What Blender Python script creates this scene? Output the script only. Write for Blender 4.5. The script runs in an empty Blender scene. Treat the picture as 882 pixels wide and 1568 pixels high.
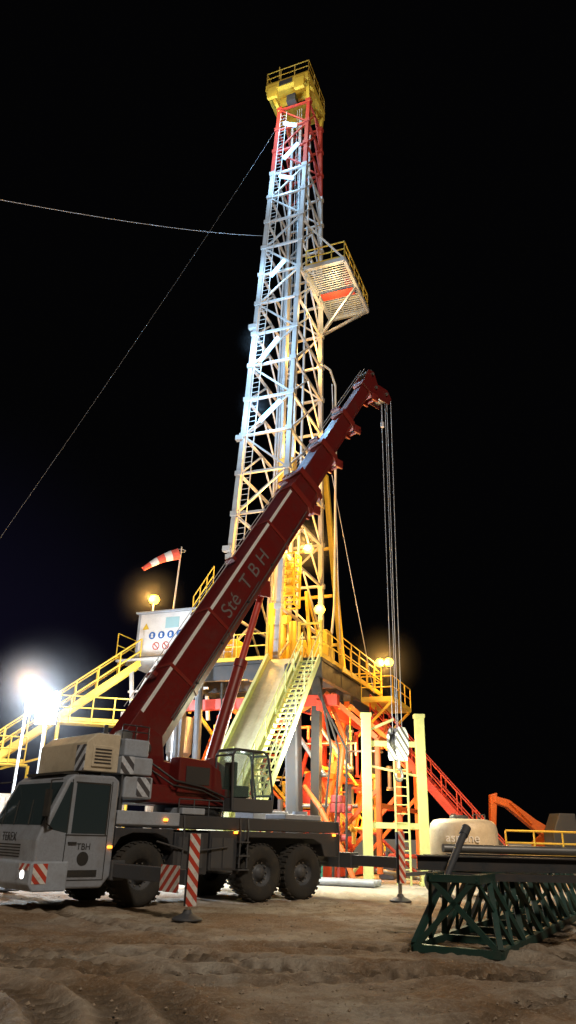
import bpy, math, random
import numpy as np
from mathutils import Vector, Matrix, noise
random.seed(7)
V=Vector
sc=bpy.context.scene
# ---------------------------------------------------------------- helpers
class NT:
    def __init__(s,name):
        s.m=bpy.data.materials.new(name); s.m.use_nodes=True
        s.t=s.m.node_tree; s.n=s.t.nodes; s.l=s.t.links
        s.b=s.n['Principled BSDF']
    def N(s,typ,**k):
        n=s.n.new(typ)
        for a,b in k.items(): setattr(n,a,b)
        return n
    def math(s,op,a,b=None,c=None,clamp=False):
        n=s.n.new('ShaderNodeMath'); n.operation=op; n.use_clamp=clamp
        for i,v in enumerate((a,b,c)):
            if v is None: continue
            if isinstance(v,(int,float)): n.inputs[i].default_value=v
            else: s.l.new(v,n.inputs[i])
        return n.outputs[0]
    def mix(s,f,a,b):
        n=s.n.new('ShaderNodeMix'); n.data_type='RGBA'
        for i,v in ((0,f),(6,a),(7,b)):
            if isinstance(v,(int,float)): n.inputs[i].default_value=v
            elif isinstance(v,(tuple,list)): n.inputs[i].default_value=(*v[:3],1)
            else: s.l.new(v,n.inputs[i])
        return n.outputs[2]
    def noise(s,vec,scale,detail=4,rough=.55):
        n=s.n.new('ShaderNodeTexNoise'); n.inputs['Scale'].default_value=scale
        n.inputs['Detail'].default_value=detail; n.inputs['Roughness'].default_value=rough
        if vec is not None: s.l.new(vec,n.inputs['Vector'])
        return n.outputs['Fac']
    def ramp(s,f,lo,hi):
        n=s.n.new('ShaderNodeMapRange'); n.inputs[1].default_value=lo; n.inputs[2].default_value=hi
        s.l.new(f,n.inputs[0]); return n.outputs[0]

def paint(name,col,rough=.45,metal=0.,dirt=.35,dcol=None,scale=2.5,bump=.15):
    s=NT(name); tc=s.N('ShaderNodeTexCoord').outputs['Object']
    n1=s.noise(tc,scale,6,.62); n2=s.noise(tc,scale*9,4,.6)
    f=s.ramp(n1,.42,.72); f2=s.ramp(n2,.4,.75)
    f=s.math('MULTIPLY',s.math('MAXIMUM',f,s.math('MULTIPLY',f2,.7)),dirt)
    dc=dcol or tuple(c*.35+.02 for c in col)
    s.l.new(s.mix(f,col,dc),s.b.inputs['Base Color'])
    s.l.new(s.math('ADD',s.math('MULTIPLY',f,.5),rough,clamp=True),s.b.inputs['Roughness'])
    s.b.inputs['Metallic'].default_value=metal
    if bump:
        b=s.N('ShaderNodeBump'); b.inputs['Strength'].default_value=bump; b.inputs['Distance'].default_value=.01
        s.l.new(n2,b.inputs['Height']); s.l.new(b.outputs[0],s.b.inputs['Normal'])
    return s.m
def stripes(name,ca,cb,k=3.0,axes=(1,1,1)):
    s=NT(name); tc=s.N('ShaderNodeTexCoord').outputs['Object']
    sp=s.N('ShaderNodeSeparateXYZ'); s.l.new(tc,sp.inputs[0])
    a=s.math('ADD',s.math('ADD',s.math('MULTIPLY',sp.outputs[0],float(axes[0])),s.math('MULTIPLY',sp.outputs[1],float(axes[1]))),s.math('MULTIPLY',sp.outputs[2],float(axes[2])))
    a=s.math('GREATER_THAN',s.math('FRACT',s.math('MULTIPLY',a,k)),.5)
    n=s.ramp(s.noise(tc,12),.45,.8)
    c=s.mix(a,ca,cb); c=s.mix(s.math('MULTIPLY',n,.5),c,(.12,.1,.08))
    s.l.new(c,s.b.inputs['Base Color']); s.b.inputs['Roughness'].default_value=.5
    return s.m
def glow(name,col,st):
    s=NT(name); s.b.inputs['Base Color'].default_value=(*col,1)
    s.b.inputs['Emission Color'].default_value=(*col,1); s.b.inputs['Emission Strength'].default_value=st
    return s.m
def glassm(name,col=(.01,.014,.016),rough=.06,alpha=1):
    s=NT(name); s.b.inputs['Base Color'].default_value=(*col,1); s.b.inputs['Roughness'].default_value=rough
    s.b.inputs['Specular IOR Level'].default_value=.8; s.b.inputs['Alpha'].default_value=alpha
    return s.m

class P:
    """collects geometry for one named part"""
    def __init__(s): s.v=[]; s.f=[]; s.sm=[]
    def add(s,vs,fs,smooth=False):
        o=len(s.v); s.v+= [tuple(v) for v in vs]
        for f in fs: s.f.append([i+o for i in f]); s.sm.append(smooth)
        return s
    def box(s,lo,hi):
        x0,y0,z0=lo;x1,y1,z1=hi
        return s.add([(x0,y0,z0),(x1,y0,z0),(x1,y1,z0),(x0,y1,z0),(x0,y0,z1),(x1,y0,z1),(x1,y1,z1),(x0,y1,z1)],
          [(0,3,2,1),(4,5,6,7),(0,1,5,4),(1,2,6,5),(2,3,7,6),(3,0,4,7)])
    def beam(s,a,b,w=.1,h=None,up=(0,0,1)):
        a=V(a);b=V(b);d=(b-a)
        if d.length<1e-6: return s
        d.normalize(); h=h or w; u=V(up)
        if abs(d.dot(u))>.98: u=V((0,1,0))
        r=d.cross(u).normalized(); u=r.cross(d).normalized()
        r=r*w/2;u=u*h/2
        vs=[a-r-u,a+r-u,a+r+u,a-r+u,b-r-u,b+r-u,b+r+u,b-r+u]
        return s.add(vs,[(0,1,2,3)[::-1],(4,5,6,7),(0,1,5,4),(1,2,6,5),(2,3,7,6),(3,0,4,7)])
    def cyl(s,a,b,r,r2=None,n=16,cap=True):
        a=V(a);b=V(b);r2=r if r2 is None else r2
        d=(b-a).normalized(); u=V((0,0,1))
        if abs(d.dot(u))>.98:u=V((1,0,0))
        x=d.cross(u).normalized(); y=d.cross(x)
        A=[a+(x*math.cos(t)+y*math.sin(t))*r for t in [2*math.pi*i/n for i in range(n)]]
        B=[b+(x*math.cos(t)+y*math.sin(t))*r2 for t in [2*math.pi*i/n for i in range(n)]]
        s.add(A+B,[(i,(i+1)%n,n+(i+1)%n,n+i) for i in range(n)],True)
        if cap: s.add(A,[tuple(range(n))[::-1]]); s.add(B,[tuple(range(n))])
        return s
    def tube(s,pts,r,n=8):
        for i in range(len(pts)-1): s.cyl(pts[i],pts[i+1],r,r,n,cap=(i in(0,len(pts)-2)))
        return s
    def prism(s,prof,y0,y1,ax='y'):
        n=len(prof)
        f=(lambda p,y:(p[0],y,p[1])) if ax=='y' else ((lambda p,y:(y,p[0],p[1])) if ax=='x' else (lambda p,y:(p[0],p[1],y)))
        s.add([f(p,y0) for p in prof]+[f(p,y1) for p in prof],
           [tuple(range(n)),tuple(range(n,2*n))[::-1]]+[(i,n+i,n+(i+1)%n,(i+1)%n) for i in range(n)])
        return s
    def lathe(s,prof,c,axis='y',n=40):
        c=V(c);vs=[]
        for r,h in prof:
            for i in range(n):
                t=2*math.pi*i/n
                if axis=='y': vs.append(c+V((r*math.cos(t),h,r*math.sin(t))))
                else: vs.append(c+V((r*math.cos(t),r*math.sin(t),h)))
        fs=[]
        for k in range(len(prof)-1):
            for i in range(n): fs.append((k*n+i,k*n+(i+1)%n,(k+1)*n+(i+1)%n,(k+1)*n+i))
        return s.add(vs,fs,True)
    def done(s,name,mat,parent=None,bevel=0,seg=2):
        me=bpy.data.meshes.new(name); me.from_pydata(s.v,[],s.f)
        me.polygons.foreach_set('use_smooth',s.sm); me.materials.append(mat)
        me.validate(); me.update()
        import bmesh
        bm=bmesh.new(); bm.from_mesh(me)
        bmesh.ops.recalc_face_normals(bm,faces=bm.faces); bm.to_mesh(me); bm.free()
        o=bpy.data.objects.new(name,me); sc.collection.objects.link(o)
        if parent: o.parent=parent
        if bevel:
            m=o.modifiers.new('bevel','BEVEL'); m.width=bevel; m.segments=seg; m.limit_method='ANGLE'; m.angle_limit=.6
        return o
def empty(name,loc=(0,0,0),rz=0):
    o=bpy.data.objects.new(name,None); sc.collection.objects.link(o); o.location=loc; o.rotation_euler=(0,0,rz); o.empty_display_size=.3
    return o
def text(name,body,size,mtx,mat,parent,ext=.003):
    c=bpy.data.curves.new(name,'FONT'); c.body=body; c.size=size; c.extrude=ext; c.materials.append(mat)
    o=bpy.data.objects.new(name,c); sc.collection.objects.link(o); o.parent=parent; o.matrix_local=mtx
    return o
def light(name,typ,loc,energy,col,parent=None,**k):
    d=bpy.data.lights.new(name,typ); d.energy=energy; d.color=col
    for a,b in k.items(): setattr(d,a,b)
    o=bpy.data.objects.new(name,d); sc.collection.objects.link(o); o.location=loc
    if parent: o.parent=parent
    return o
def rail(p,a,b,h=1.1,n=None,r=.025,toe=True):
    a=V(a);b=V(b);L=(b-a).length;n=n or max(1,round(L/1.3))
    for i in range(n+1):
        q=a.lerp(b,i/n); p.cyl(q,q+V((0,0,h)),r,n=8)
    for k in (h,h*.55): p.cyl(a+V((0,0,k)),b+V((0,0,k)),r,n=8)
    if toe: p.beam(a+V((0,0,.1)),b+V((0,0,.1)),.02,.15)
def lamp_halo(parent,loc,r,dens):
    """added glow halo imitating lamp glare: a scattering volume, densest at the lamp and thinning to nothing"""
    m=bpy.data.materials.new('lamp_glow_halo'); m.use_nodes=True; t=m.node_tree; n=t.nodes; n.clear()
    o=n.new('ShaderNodeOutputMaterial'); v=n.new('ShaderNodeVolumeScatter')
    tc=n.new('ShaderNodeTexCoord'); ln=n.new('ShaderNodeVectorMath'); ln.operation='LENGTH'; t.links.new(tc.outputs['Object'],ln.inputs[0])
    mr=n.new('ShaderNodeMapRange'); mr.inputs[1].default_value=0; mr.inputs[2].default_value=r*.97; mr.inputs[3].default_value=1; mr.inputs[4].default_value=0
    t.links.new(ln.outputs['Value'],mr.inputs[0])
    pw=n.new('ShaderNodeMath'); pw.operation='POWER'; pw.inputs[1].default_value=2.2; t.links.new(mr.outputs[0],pw.inputs[0])
    ml=n.new('ShaderNodeMath'); ml.operation='MULTIPLY'; ml.inputs[1].default_value=dens; t.links.new(pw.outputs[0],ml.inputs[0])
    t.links.new(ml.outputs[0],v.inputs['Density']); t.links.new(v.outputs[0],o.inputs['Volume'])
    g=P(); pr=[(max(.001,r*math.sin(math.pi*k/12)),-r*math.cos(math.pi*k/12)) for k in range(13)]
    g.lathe(pr,(0,0,0),'z',24); ob=g.done('lamp_glow_halo',m,parent); ob.location=loc

# ---------------------------------------------------------------- materials
M=dict(
 silver=paint('cab_silver_paint',(.30,.33,.38),.3,.1,.55,(.14,.12,.095)),
 cream=paint('cream_paint',(.62,.54,.40),.4,0,.45,(.25,.18,.1)),
 white=paint('white_paint',(.78,.78,.78),.4,0,.3),
 lgrey=paint('light_grey_paint',(.34,.38,.44),.4,0,.5,(.16,.14,.12)),
 dgrey=paint('dark_grey_paint',(.05,.056,.066),.5,0,.6,(.09,.075,.06)),
 black=paint('black_rubber',(.018,.018,.018),.85,0,.8,(.06,.05,.036),4,.4),
 chassis=paint('chassis_paint',(.028,.033,.042),.5,0,.7,(.075,.062,.05)),
 red=paint('boom_red_paint',(.14,.010,.009),.3,0,.5,(.055,.016,.013),1.6),
 red2=paint('boom_collar_paint',(.22,.02,.014),.3,0,.45,(.09,.025,.018),2.6),
 redrig=paint('red_steel',(.5,.045,.025),.45,0,.4),
 orange=paint('orange_steel',(.62,.13,.02),.45,0,.45),
 yellow=paint('yellow_paint',(.72,.49,.05),.42,0,.4),
 galv=paint('mast_off_white_steel',(.55,.55,.54),.4,.25,.35,(.3,.24,.15)),
 green=paint('dark_green_steel',(.010,.048,.038),.42,.1,.5,(.045,.045,.03)),
 pgreen=paint('pale_green_paint',(.64,.71,.30),.45,0,.4,(.36,.34,.14)),
 rampm=paint('ramp_plate',(.5,.5,.34),.35,.2,.5,(.2,.17,.1),1.2),
 dark=paint('dark_steel',(.035,.04,.045),.45,.3,.6,(.09,.06,.04)),
 steel=paint('worn_steel',(.3,.29,.27),.35,.7,.5),
 chrome=paint('chrome_rod',(.7,.7,.7),.12,1,.1,bump=0),
 rope=paint('wire_rope',(.5,.5,.52),.4,.3,.2,bump=0),
 glass=glassm('tinted_glass',(.03,.045,.05)),
 glassc=glassm('operator_glass',(.12,.2,.17),.08,.4),
 st_rw=stripes('red_white_hazard',(.68,.65,.61),(.5,.045,.02),4.2),
 st_gw=stripes('grey_white_hazard',(.55,.59,.65),(.06,.06,.07),3.4),
 blue=paint('sign_blue',(.02,.12,.4),.5,0,.1,bump=0),
 sod=glow('sodium_lamp',(1,.56,.06),6), fl=glow('fluorescent_tube',(.40,.74,1),1.9), wh=glow('floodlight_lens',(.66,.82,1),45),
 amber=glow('amber_marker',(1,.25,.02),6), head=glow('headlamp_glow',(1,.93,.8),9),
)
SOD=(1,.50,.10); WHT=(.66,.82,1)

# ---------------------------------------------------------------- camera
cam=bpy.data.cameras.new('camera'); co=bpy.data.objects.new('camera',cam); sc.collection.objects.link(co)
cam.sensor_fit='VERTICAL'; cam.sensor_height=36; cam.lens=25.99; cam.clip_end=3000; cam.clip_start=.1
co.matrix_world=Matrix.Translation((0,0,1.5))@Matrix.Rotation(math.radians(113.6),4,'X')@Matrix.Rotation(math.radians(1.6),4,'Z')
sc.camera=co
# ---------------------------------------------------------------- world
w=bpy.data.worlds.new('World'); sc.world=w; w.use_nodes=True
nt=w.node_tree; bg=nt.nodes['Background']
tc=nt.nodes.new('ShaderNodeTexCoord')
dv=nt.nodes.new('ShaderNodeVectorMath'); dv.operation='DOT_PRODUCT'; dv.inputs[1].default_value=V((-.5,.86,.02)).normalized(); nt.links.new(tc.outputs['Generated'],dv.inputs[0])
mr=nt.nodes.new('ShaderNodeMapRange'); mr.interpolation_type='SMOOTHERSTEP'; mr.inputs[1].default_value=.86; mr.inputs[2].default_value=1.02; nt.links.new(dv.outputs['Value'],mr.inputs[0])
mx=nt.nodes.new('ShaderNodeMix'); mx.data_type='RGBA'; mx.inputs[6].default_value=(.0010,.0010,.0012,1); mx.inputs[7].default_value=(.004,.0034,.010,1)
nt.links.new(mr.outputs[0],mx.inputs[0]); nt.links.new(mx.outputs[2],bg.inputs[0]); bg.inputs[1].default_value=1
sun=light('offscreen_site_fill','SUN',(0,-10,20),1.6,(1,.87,.72),angle=math.radians(6))  # fill standing in for unseen site lamps behind the camera
sun.rotation_euler=V((-.20,.70,-.62)).to_track_quat('-Z','Y').to_euler()

# ---------------------------------------------------------------- ground
def graded(lo,hi,st,a,b,g=1.22):
    xs=list(np.arange(lo,hi,st)); d=st;x=xs[-1]
    while x<b: d*=g; x+=d; xs.append(x)
    d=st;x=lo;pre=[]
    while x>a: d*=g; x-=d; pre.append(x)
    return np.array(pre[::-1]+xs)
gx=graded(-9,10,.05,-500,500); gy=graded(6.2,20,.05,-60,900)
# arcs of tyre tracks: centre x, centre y, radius
TR=[(-2.2,17.5,7.6),(-2.2,17.5,9.9),(8.5,3.0,8.2),(8.5,3.0,6.1),(3.,20.5,8.3),(3.,20.5,10.4),(-6.5,3.5,8.2),(-6.5,3.5,7.75),(-4,30,18.6),(-4,30,20.7),(0,-20,32.5),(0,-20,34.6),(-5.6,6.2,5.1),(-5.6,6.2,4.5),(-5.6,6.2,3.9),(-5.6,6.2,3.3),(-1,2,9.2),(-1,2,11.2)]
X,Y=np.meshgrid(gx,gy)
Z=np.zeros_like(X); TK=np.zeros_like(X)
near=(X>-12)&(X<13)&(Y>4)&(Y<25)
for i,j in np.argwhere(near):
    x=X[i,j];y=Y[i,j]
    Z[i,j]=.035*noise.noise((x*.35,y*.35,0))+.025*noise.noise((x*1.3,y*1.3,3))+.028*noise.noise((x*4,y*4,7))+.018*noise.noise((x*9,y*9,1))
for n_,(cx,cy,r) in enumerate(TR):
    d=np.hypot(X-cx,Y-cy)-r; th=np.arctan2(Y-cy,X-cx)
    d=d+.05*np.sin(th*7+n_)
    prof=np.exp(-(d/.21)**4)
    tread=np.sign(np.sin(th*r*2*np.pi/.26+np.abs(d)*14))
    rut=-.05*prof+.045*np.exp(-((np.abs(d)-.33)/.09)**2)
    fade=np.clip(.65+.6*np.sin(th*5+cx*2+r),0,1)
    Z+=np.where(near,(rut+.03*tread*prof)*fade,0)
    TK=np.maximum(TK,np.where(near,prof*fade*(.6+.4*tread),0))
nx,ny=len(gx),len(gy)
vs=np.stack([X.ravel(),Y.ravel(),Z.ravel()],1)
ii=(np.arange(ny-1)[:,None]*nx+np.arange(nx-1)[None,:]).ravel()
fs=np.stack([ii,ii+1,ii+nx+1,ii+nx],1)
me=bpy.data.meshes.new('ground'); me.vertices.add(len(vs)); me.vertices.foreach_set('co',vs.ravel())
me.loops.add(fs.size); me.loops.foreach_set('vertex_index',fs.ravel().astype(np.int32))
me.polygons.add(len(fs)); me.polygons.foreach_set('loop_start',np.arange(0,fs.size,4,dtype=np.int32)); me.polygons.foreach_set('loop_total',np.full(len(fs),4,dtype=np.int32))
me.polygons.foreach_set('use_smooth',np.ones(len(fs),dtype=bool)); me.update(); me.validate()
at=me.attributes.new('track','FLOAT','POINT'); at.data.foreach_set('value',TK.ravel())
s=NT('dirt_ground'); tc=s.N('ShaderNodeTexCoord').outputs['Object']
a=s.noise(tc,.35,8,.6); b=s.noise(tc,2.2,8,.65); c=s.noise(tc,22,5,.7); d2=s.noise(tc,90,3,.6)
col=s.mix(s.ramp(a,.42,.58),(.36,.23,.13),(.58,.50,.40))
col=s.mix(s.math('MULTIPLY',s.ramp(b,.45,.68),.7),col,(.20,.13,.075))
col=s.mix(s.math('MULTIPLY',s.ramp(c,.5,.72),.6),col,(.64,.55,.43))
atn=s.N('ShaderNodeAttribute'); atn.attribute_name='track'
col=s.mix(s.math('MULTIPLY',atn.outputs['Fac'],.8),col,(.13,.09,.055))
sp=s.N('ShaderNodeSeparateXYZ'); s.l.new(tc,sp.inputs[0])
pad=s.ramp(s.math('ADD',sp.outputs[1],s.math('MULTIPLY',s.math('ADD',a,b),2.2)),23.0,25.2)
padc=s.mix(s.ramp(c,.35,.7),(.66,.62,.54),(.46,.42,.35))
col=s.mix(pad,col,padc)
s.l.new(col,s.b.inputs['Base Color']); s.b.inputs['Roughness'].default_value=.92; s.b.inputs['Specular IOR Level'].default_value=.2
h=s.math('ADD',s.math('MULTIPLY',b,1.2),s.math('ADD',s.math('MULTIPLY',c,.8),s.math('MULTIPLY',d2,.3)))
bp=s.N('ShaderNodeBump'); bp.inputs['Strength'].default_value=1.0; bp.inputs['Distance'].default_value=.09
s.l.new(h,bp.inputs['Height']); s.l.new(bp.outputs[0],s.b.inputs['Normal'])
me.materials.append(s.m); g=bpy.data.objects.new('ground',me); sc.collection.objects.link(g)
g=P()
for i in range(1500):
    y=7+14*random.random()**1.5; x=random.uniform(-.48,.5)*y; r=random.uniform(.006,.024)*(1+.8*(random.random()>.96))
    z0=.035*noise.noise((x*.35,y*.35,0))+.025*noise.noise((x*1.3,y*1.3,3))
    ps=[]
    for (a_,b_,c_) in ((1,0,.1),(.2,1,0),(-1,.2,.1),(-.1,-1,0),(.1,.1,.8),(0,0,-.8)):
        k=r*random.uniform(.7,1.2); ps.append((x+a_*k,y+b_*k,z0+r*.2+c_*k))
    g.add(ps,[(0,1,4),(1,2,4),(2,3,4),(3,0,4),(1,0,5),(2,1,5),(3,2,5),(0,3,5)])
g.done('loose_stones',paint('stone',(.34,.26,.18),.9,0,.5),None)

# ================================================================ MOBILE CRANE
C=empty('mobile_crane',(-3.77,18.65,0),math.radians(42.2))
prof=[(-2.28,.40),(-2.48,.55),(-2.5,1.28),(-2.42,1.5),(-1.98,2.46),(-1.84,2.56),(-.9,2.58),(-.76,2.48),(-.76,.62),(-.95,.40)]
P().prism(prof,-1.24,1.24).done('cab_shell',M['silver'],C,.05,3)
P().prism([(-2.46,.36),(-2.56,.48),(-2.56,.86),(-2.48,.9),(-1.75,.9),(-1.75,.36)],-1.27,1.27).done('bumper',M['lgrey'],C,.03)
g=P()
def fz(z): return -2.42+(z-1.5)*(.44/.96)
n=V((-.96,0,.44)).normalized()*.006
q=[V((fz(1.56),-1.12,1.56)),V((fz(1.56),1.12,1.56)),V((fz(2.40),1.08,2.40)),V((fz(2.40),-1.08,2.40))]
g.add([p+n for p in q],[(0,1,2,3)])
for sy in (-1,1):
    y=sy*1.246
    g.add([(-2.30,y,1.5),(-1.86,y,1.42),(-1.86,y,2.40),(-1.93,y,2.40)],[(0,1,2,3)])
    g.add([(-1.78,y,1.42),(-1.0,y,1.42),(-1.0,y,2.38),(-1.78,y,2.40)],[(0,1,2,3)])
g.done('cab_windows',M['glass'],C)
g=P()
for sy in (-1,1):
    y=sy*1.244
    for x in (-1.88,-.94): g.box((x-.008,y-.004,.55),(x+.008,y+.004,2.46))
    g.box((-1.88,y-.004,.55),(-.94,y+.004,.565)); g.box((-1.82,y-.03,1.22),(-1.64,y+.03,1.26))
    g.box((-1.9,y-.006,1.38),(-.94,y+.006,1.4)); g.box((-1.75,y-.012,.62),(-1.1,y+.012,.74))
    g.box((-1.80,y-.007,2.39),(-.98,y+.007,2.42)); g.box((-1.0,y-.007,1.4),(-.97,y+.007,2.4))
for y in (-.6,.1,.7): g.beam((-2.43,y,1.56),(-2.2,y+.4,2.05),.02)
for k in range(5): g.box((-2.505,-.55,.95+k*.055),(-2.50,.55,.975+k*.055))
g.cyl((-1.45,-1.25,.95),(-1.45,-1.235,.95),.13,n=24)
g.done('cab_trim_and_grille',M['black'],C)
g=P()
for y in (-1.0,-.72,.72,1.0): g.cyl((-2.575,y,.66),(-2.55,y,.66),.09,n=20)
g.done('headlamps',M['lgrey'],C)
g=P(); g.cyl((-2.585,-.98,.66),(-2.576,-.98,.66),.075,n=20); g.cyl((-2.585,.98,.66),(-2.576,.98,.66),.075,n=20); g.done('headlamp_lenses',M['head'],C)
g=P()
for sy in (-1,1): g.box((-2.572,sy*1.0-.22,.74),(-2.562,sy*1.0+.22,.86)); g.box((-2.5,sy*1.276-.003,.5),(-2.2,sy*1.276+.003,.86))
g.done('bumper_hazard_panels',M['st_rw'],C)
g=P()
for sy in (-1,1):
    g.tube([(-2.1,sy*1.2,2.45),(-2.45,sy*1.42,2.4),(-2.45,sy*1.42,1.6),(-2.2,sy*1.24,1.5)],.014)
    g.box((-2.50,sy*1.42-.1,1.72),(-2.44,sy*1.42+.1,2.22))
g.box((-1.95,-.9,2.575),(-1.6,.9,2.62)); g.cyl((-1.1,-.9,2.57),(-1.1,-.9,2.72),.03)
g.done('mirrors_and_roof_rack',M['black'],C)
g=P(); g.cyl((-1.1,-.9,2.72),(-1.1,-.9,2.9),.07,.05); g.cyl((-1.5,.9,2.62),(-1.5,.9,2.8),.07,.05)
g.done('beacons',glow('beacon_glow',(1,.3,.03),1.2),C)
text('cab_text','TEREX',.24,Matrix(((0,0,-1,-2.51),(-1,0,0,.38),(0,1,0,1.25),(0,0,0,1))),M['black'],C)
text('door_text','TBH',.17,Matrix(((1,0,0,-1.62),(0,0,-1,-1.247),(0,1,0,1.12),(0,0,0,1))),M['black'],C)
tire=P(); rim=P(); hub=P()
R=.64
for x in (0,3.45,4.86):
    for sy in (-1,1):
        yo=sy*1.24; yi=sy*.82; s_=sy
        tire.lathe([(.30,yo-s_*.04),(.34,yo),(.52,yo+s_*.015),(.60,yo-s_*.02),(R,yo-s_*.09),(R,yi+s_*.05),(.58,yi),(.3,yi)],(x,0,R))
        for k in range(30):
            t=2*math.pi*k/30
            for yy,off in ((yo-s_*.13,0),(yi+s_*.12,.1)):
                q=V((x+(R+.004)*math.cos(t+off),yy,R+(R+.004)*math.sin(t+off)))
                d=V((math.cos(t+off),0,math.sin(t+off)))
                tire.beam(q-d*.01,q+d*.018,.2,.06,up=(-math.sin(t+off),0,math.cos(t+off)))
        rim.lathe([(.335,yo-s_*.01),(.31,yo-s_*.03),(.29,yo-s_*.12),(.2,yo-s_*.17),(.15,yo-s_*.10),(.11,yo-s_*.04),(.001,yo-s_*.03)],(x,0,R),n=32)
        for k in range(10):
            t=2*math.pi*k/10; hub.cyl((x+.225*math.cos(t),yo-s_*.16,R+.225*math.sin(t)),(x+.225*math.cos(t),yo-s_*.11,R+.225*math.sin(t)),.018,n=6)
    hub.cyl((x,-.9,R),(x,.9,R),.1)
tire.done('tyres',M['black'],C); rim.done('wheel_rims',M['dgrey'],C); hub.done('axles_and_nuts',M['steel'],C)
g=P()
g.box((-.76,-.45,.85),(6.6,.45,1.5)); g.box((-.75,-1.22,1.58),(6.2,1.22,1.86))
g.done('carrier_frame',M['chassis'],C,.02)
g=P()
for sy in (-1,1):
    a,b=(sy*1.23,sy*.75) if sy<0 else (.75,1.23)
    g.box((.80,a,.62),(1.75,b,1.5)); g.box((1.8,a,.7),(2.62,b,1.55))
    g.prism([(2.68,1.0),(2.68,1.56),(6.2,1.56),(6.2,1.0),(5.62,1.0),(5.5,1.3),(5.2,1.42),(3.0,1.42),(2.8,1.3)],a,b)
    g.prism([(-.74,1.56),(.76,1.56),(.76,1.1),(.6,1.36),(.3,1.46),(-.3,1.46),(-.6,1.36),(-.74,1.15)],a,b)
g.done('fenders_and_lockers',M['chassis'],C,.02)
g=P()
g.box((-.74,-1.235,1.62),(.9,1.235,1.9)); g.box((.95,-1.24,1.88),(1.6,-.5,2.02)); g.box((4.3,-1.1,1.87),(5.6,-.3,2.0))
g.box((4.4,.3,1.87),(5.7,1.1,2.1)); g.cyl((5.2,-.7,2.0),(5.2,-.7,2.09),.2)
g.done('deck_boxes',M['lgrey'],C,.02)
g=P()
for x in (1.0,2.66,2.9,6.1): g.tube([(x,-1.26,1.86),(x,-1.3,1.6),(x,-1.28,.75)],.022)
for z in (.7,1.0,1.3): g.box((2.62,-1.33,z),(2.95,-1.2,z+.03))
g.tube([(-.7,-1.2,1.9),(-.7,-1.2,2.9),(-.45,-1.2,2.9)],.02); g.cyl((-.55,-.95,1.9),(-.55,-.95,3.0),.06)
rail(g,(.9,-1.15,1.86),(2.2,-1.15,1.86),.35,3,.015,False)
g.tube([(.3,-1.27,1.3),(1.2,-1.3,1.1),(2.3,-1.27,1.2)],.02)
for x in (.9,1.3,1.85,2.2): g.box((x,-1.245,.75),(x+.3,-1.232,1.4))
g.done('steps_and_handrails',M['dgrey'],C)
g=P()
for x,z in ((.45,1.72),(2.5,1.5),(5.9,1.5),(-.9,1.15)): g.box((x,-1.28,z),(x+.09,-1.24,z+.05))
g.done('marker_lamps',M['amber'],C)
g=P(); h=P(); j=P(); k=P()
for x,ext,dz in ((-.62,3.86,-.24),(6.72,2.85,-.05)):
    g.box((x-.16,-1.30,.78+dz),(x+.16,1.30,1.16+dz))
    for sy in (-1,1):
        h.box((x-.12,min(sy*1.3,sy*ext),.84+dz),(x+.12,max(sy*1.3,sy*ext),1.1+dz))
        yy=sy*ext
        j.cyl((x,yy,.10),(x,yy,.9),.055); h.cyl((x,yy,.5+dz),(x,yy,1.7+dz),.085)
        h.lathe([(.001,.03),(.28,.03),(.28,.06),(.1,.14),(.07,.2)],(x,yy,0),'z',24)
        k.box((x-.13,yy-.105,.5+dz),(x+.11,yy-.098,1.72+dz))
        if x<0: k.box((x-.135,min(yy-sy*.16,yy-sy*.78),.70+dz),(x-.125,max(yy-sy*.16,yy-sy*.78),1.16+dz))
g.done('outrigger_housings',M['dgrey'],C,.02); h.done('outrigger_beams',M['dgrey'],C,.01); j.done('jack_rods',M['chrome'],C); k.done('hazard_plates',M['st_rw'],C)
g=P(); g.cyl((2.0,0,1.86),(2.0,0,2.12),.85,n=40); g.done('slew_ring',M['dark'],C)
g=P()
sp_=[(.15,2.08),(3.0,2.08),(3.0,2.45),(2.75,3.0),(2.2,3.25),(1.5,3.0),(.75,3.05),(.65,3.62),(.3,3.78),(-.1,3.6),(-.15,2.9)]
g.prism(sp_,-.62,-.42); g.prism(sp_,.42,.62)
g.box((.1,-.95,2.1),(3.1,.95,2.5)); g.prism([(.9,2.35),(2.25,2.35),(2.15,2.9),(1.7,3.12),(.9,3.15)],-1.05,-.63); g.box((.3,.65,2.4),(2.4,1.1,3.2))
g.done('slewing_platform',M['red'],C,.03)
g=P()
for x,z in ((.2,3.3),(1.2,2.75),(2.0,2.3)): g.cyl((x,-.65,z),(x,-.70,z),.1,n=16)
g.tube([(.3,-.68,3.0),(.8,-1.08,2.6),(1.6,-1.1,2.5),(2.3,-1.08,2.3)],.025); g.tube([(.2,-.66,2.9),(.75,-1.07,2.5),(1.6,-1.09,2.42),(2.3,-1.07,2.2)],.02)
g.box((1.1,-1.065,2.55),(1.8,-1.052,2.95))
g.done('hoses_and_pins',M['dark'],C)
g=P()
g.box((-.62,-1.18,2.15),(.12,1.18,2.62)); g.box((-.75,-1.22,2.64),(.05,1.22,3.02)); g.box((-.62,-1.05,3.04),(0.02,-.42,3.42)); g.box((-.62,.42,3.04),(.02,1.05,3.42))
g.done('counterweight',M['lgrey'],C,.04,3)
g=P(); g.prism([(-1.6,2.66),(-.78,2.66),(-.78,3.46),(-1.35,3.46),(-1.6,3.25)],-1.1,1.1); g.box((-1.45,-1.14,2.75),(-.95,-1.10,3.2)); g.done('engine_housing',M['cream'],C,.06,3)
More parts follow.
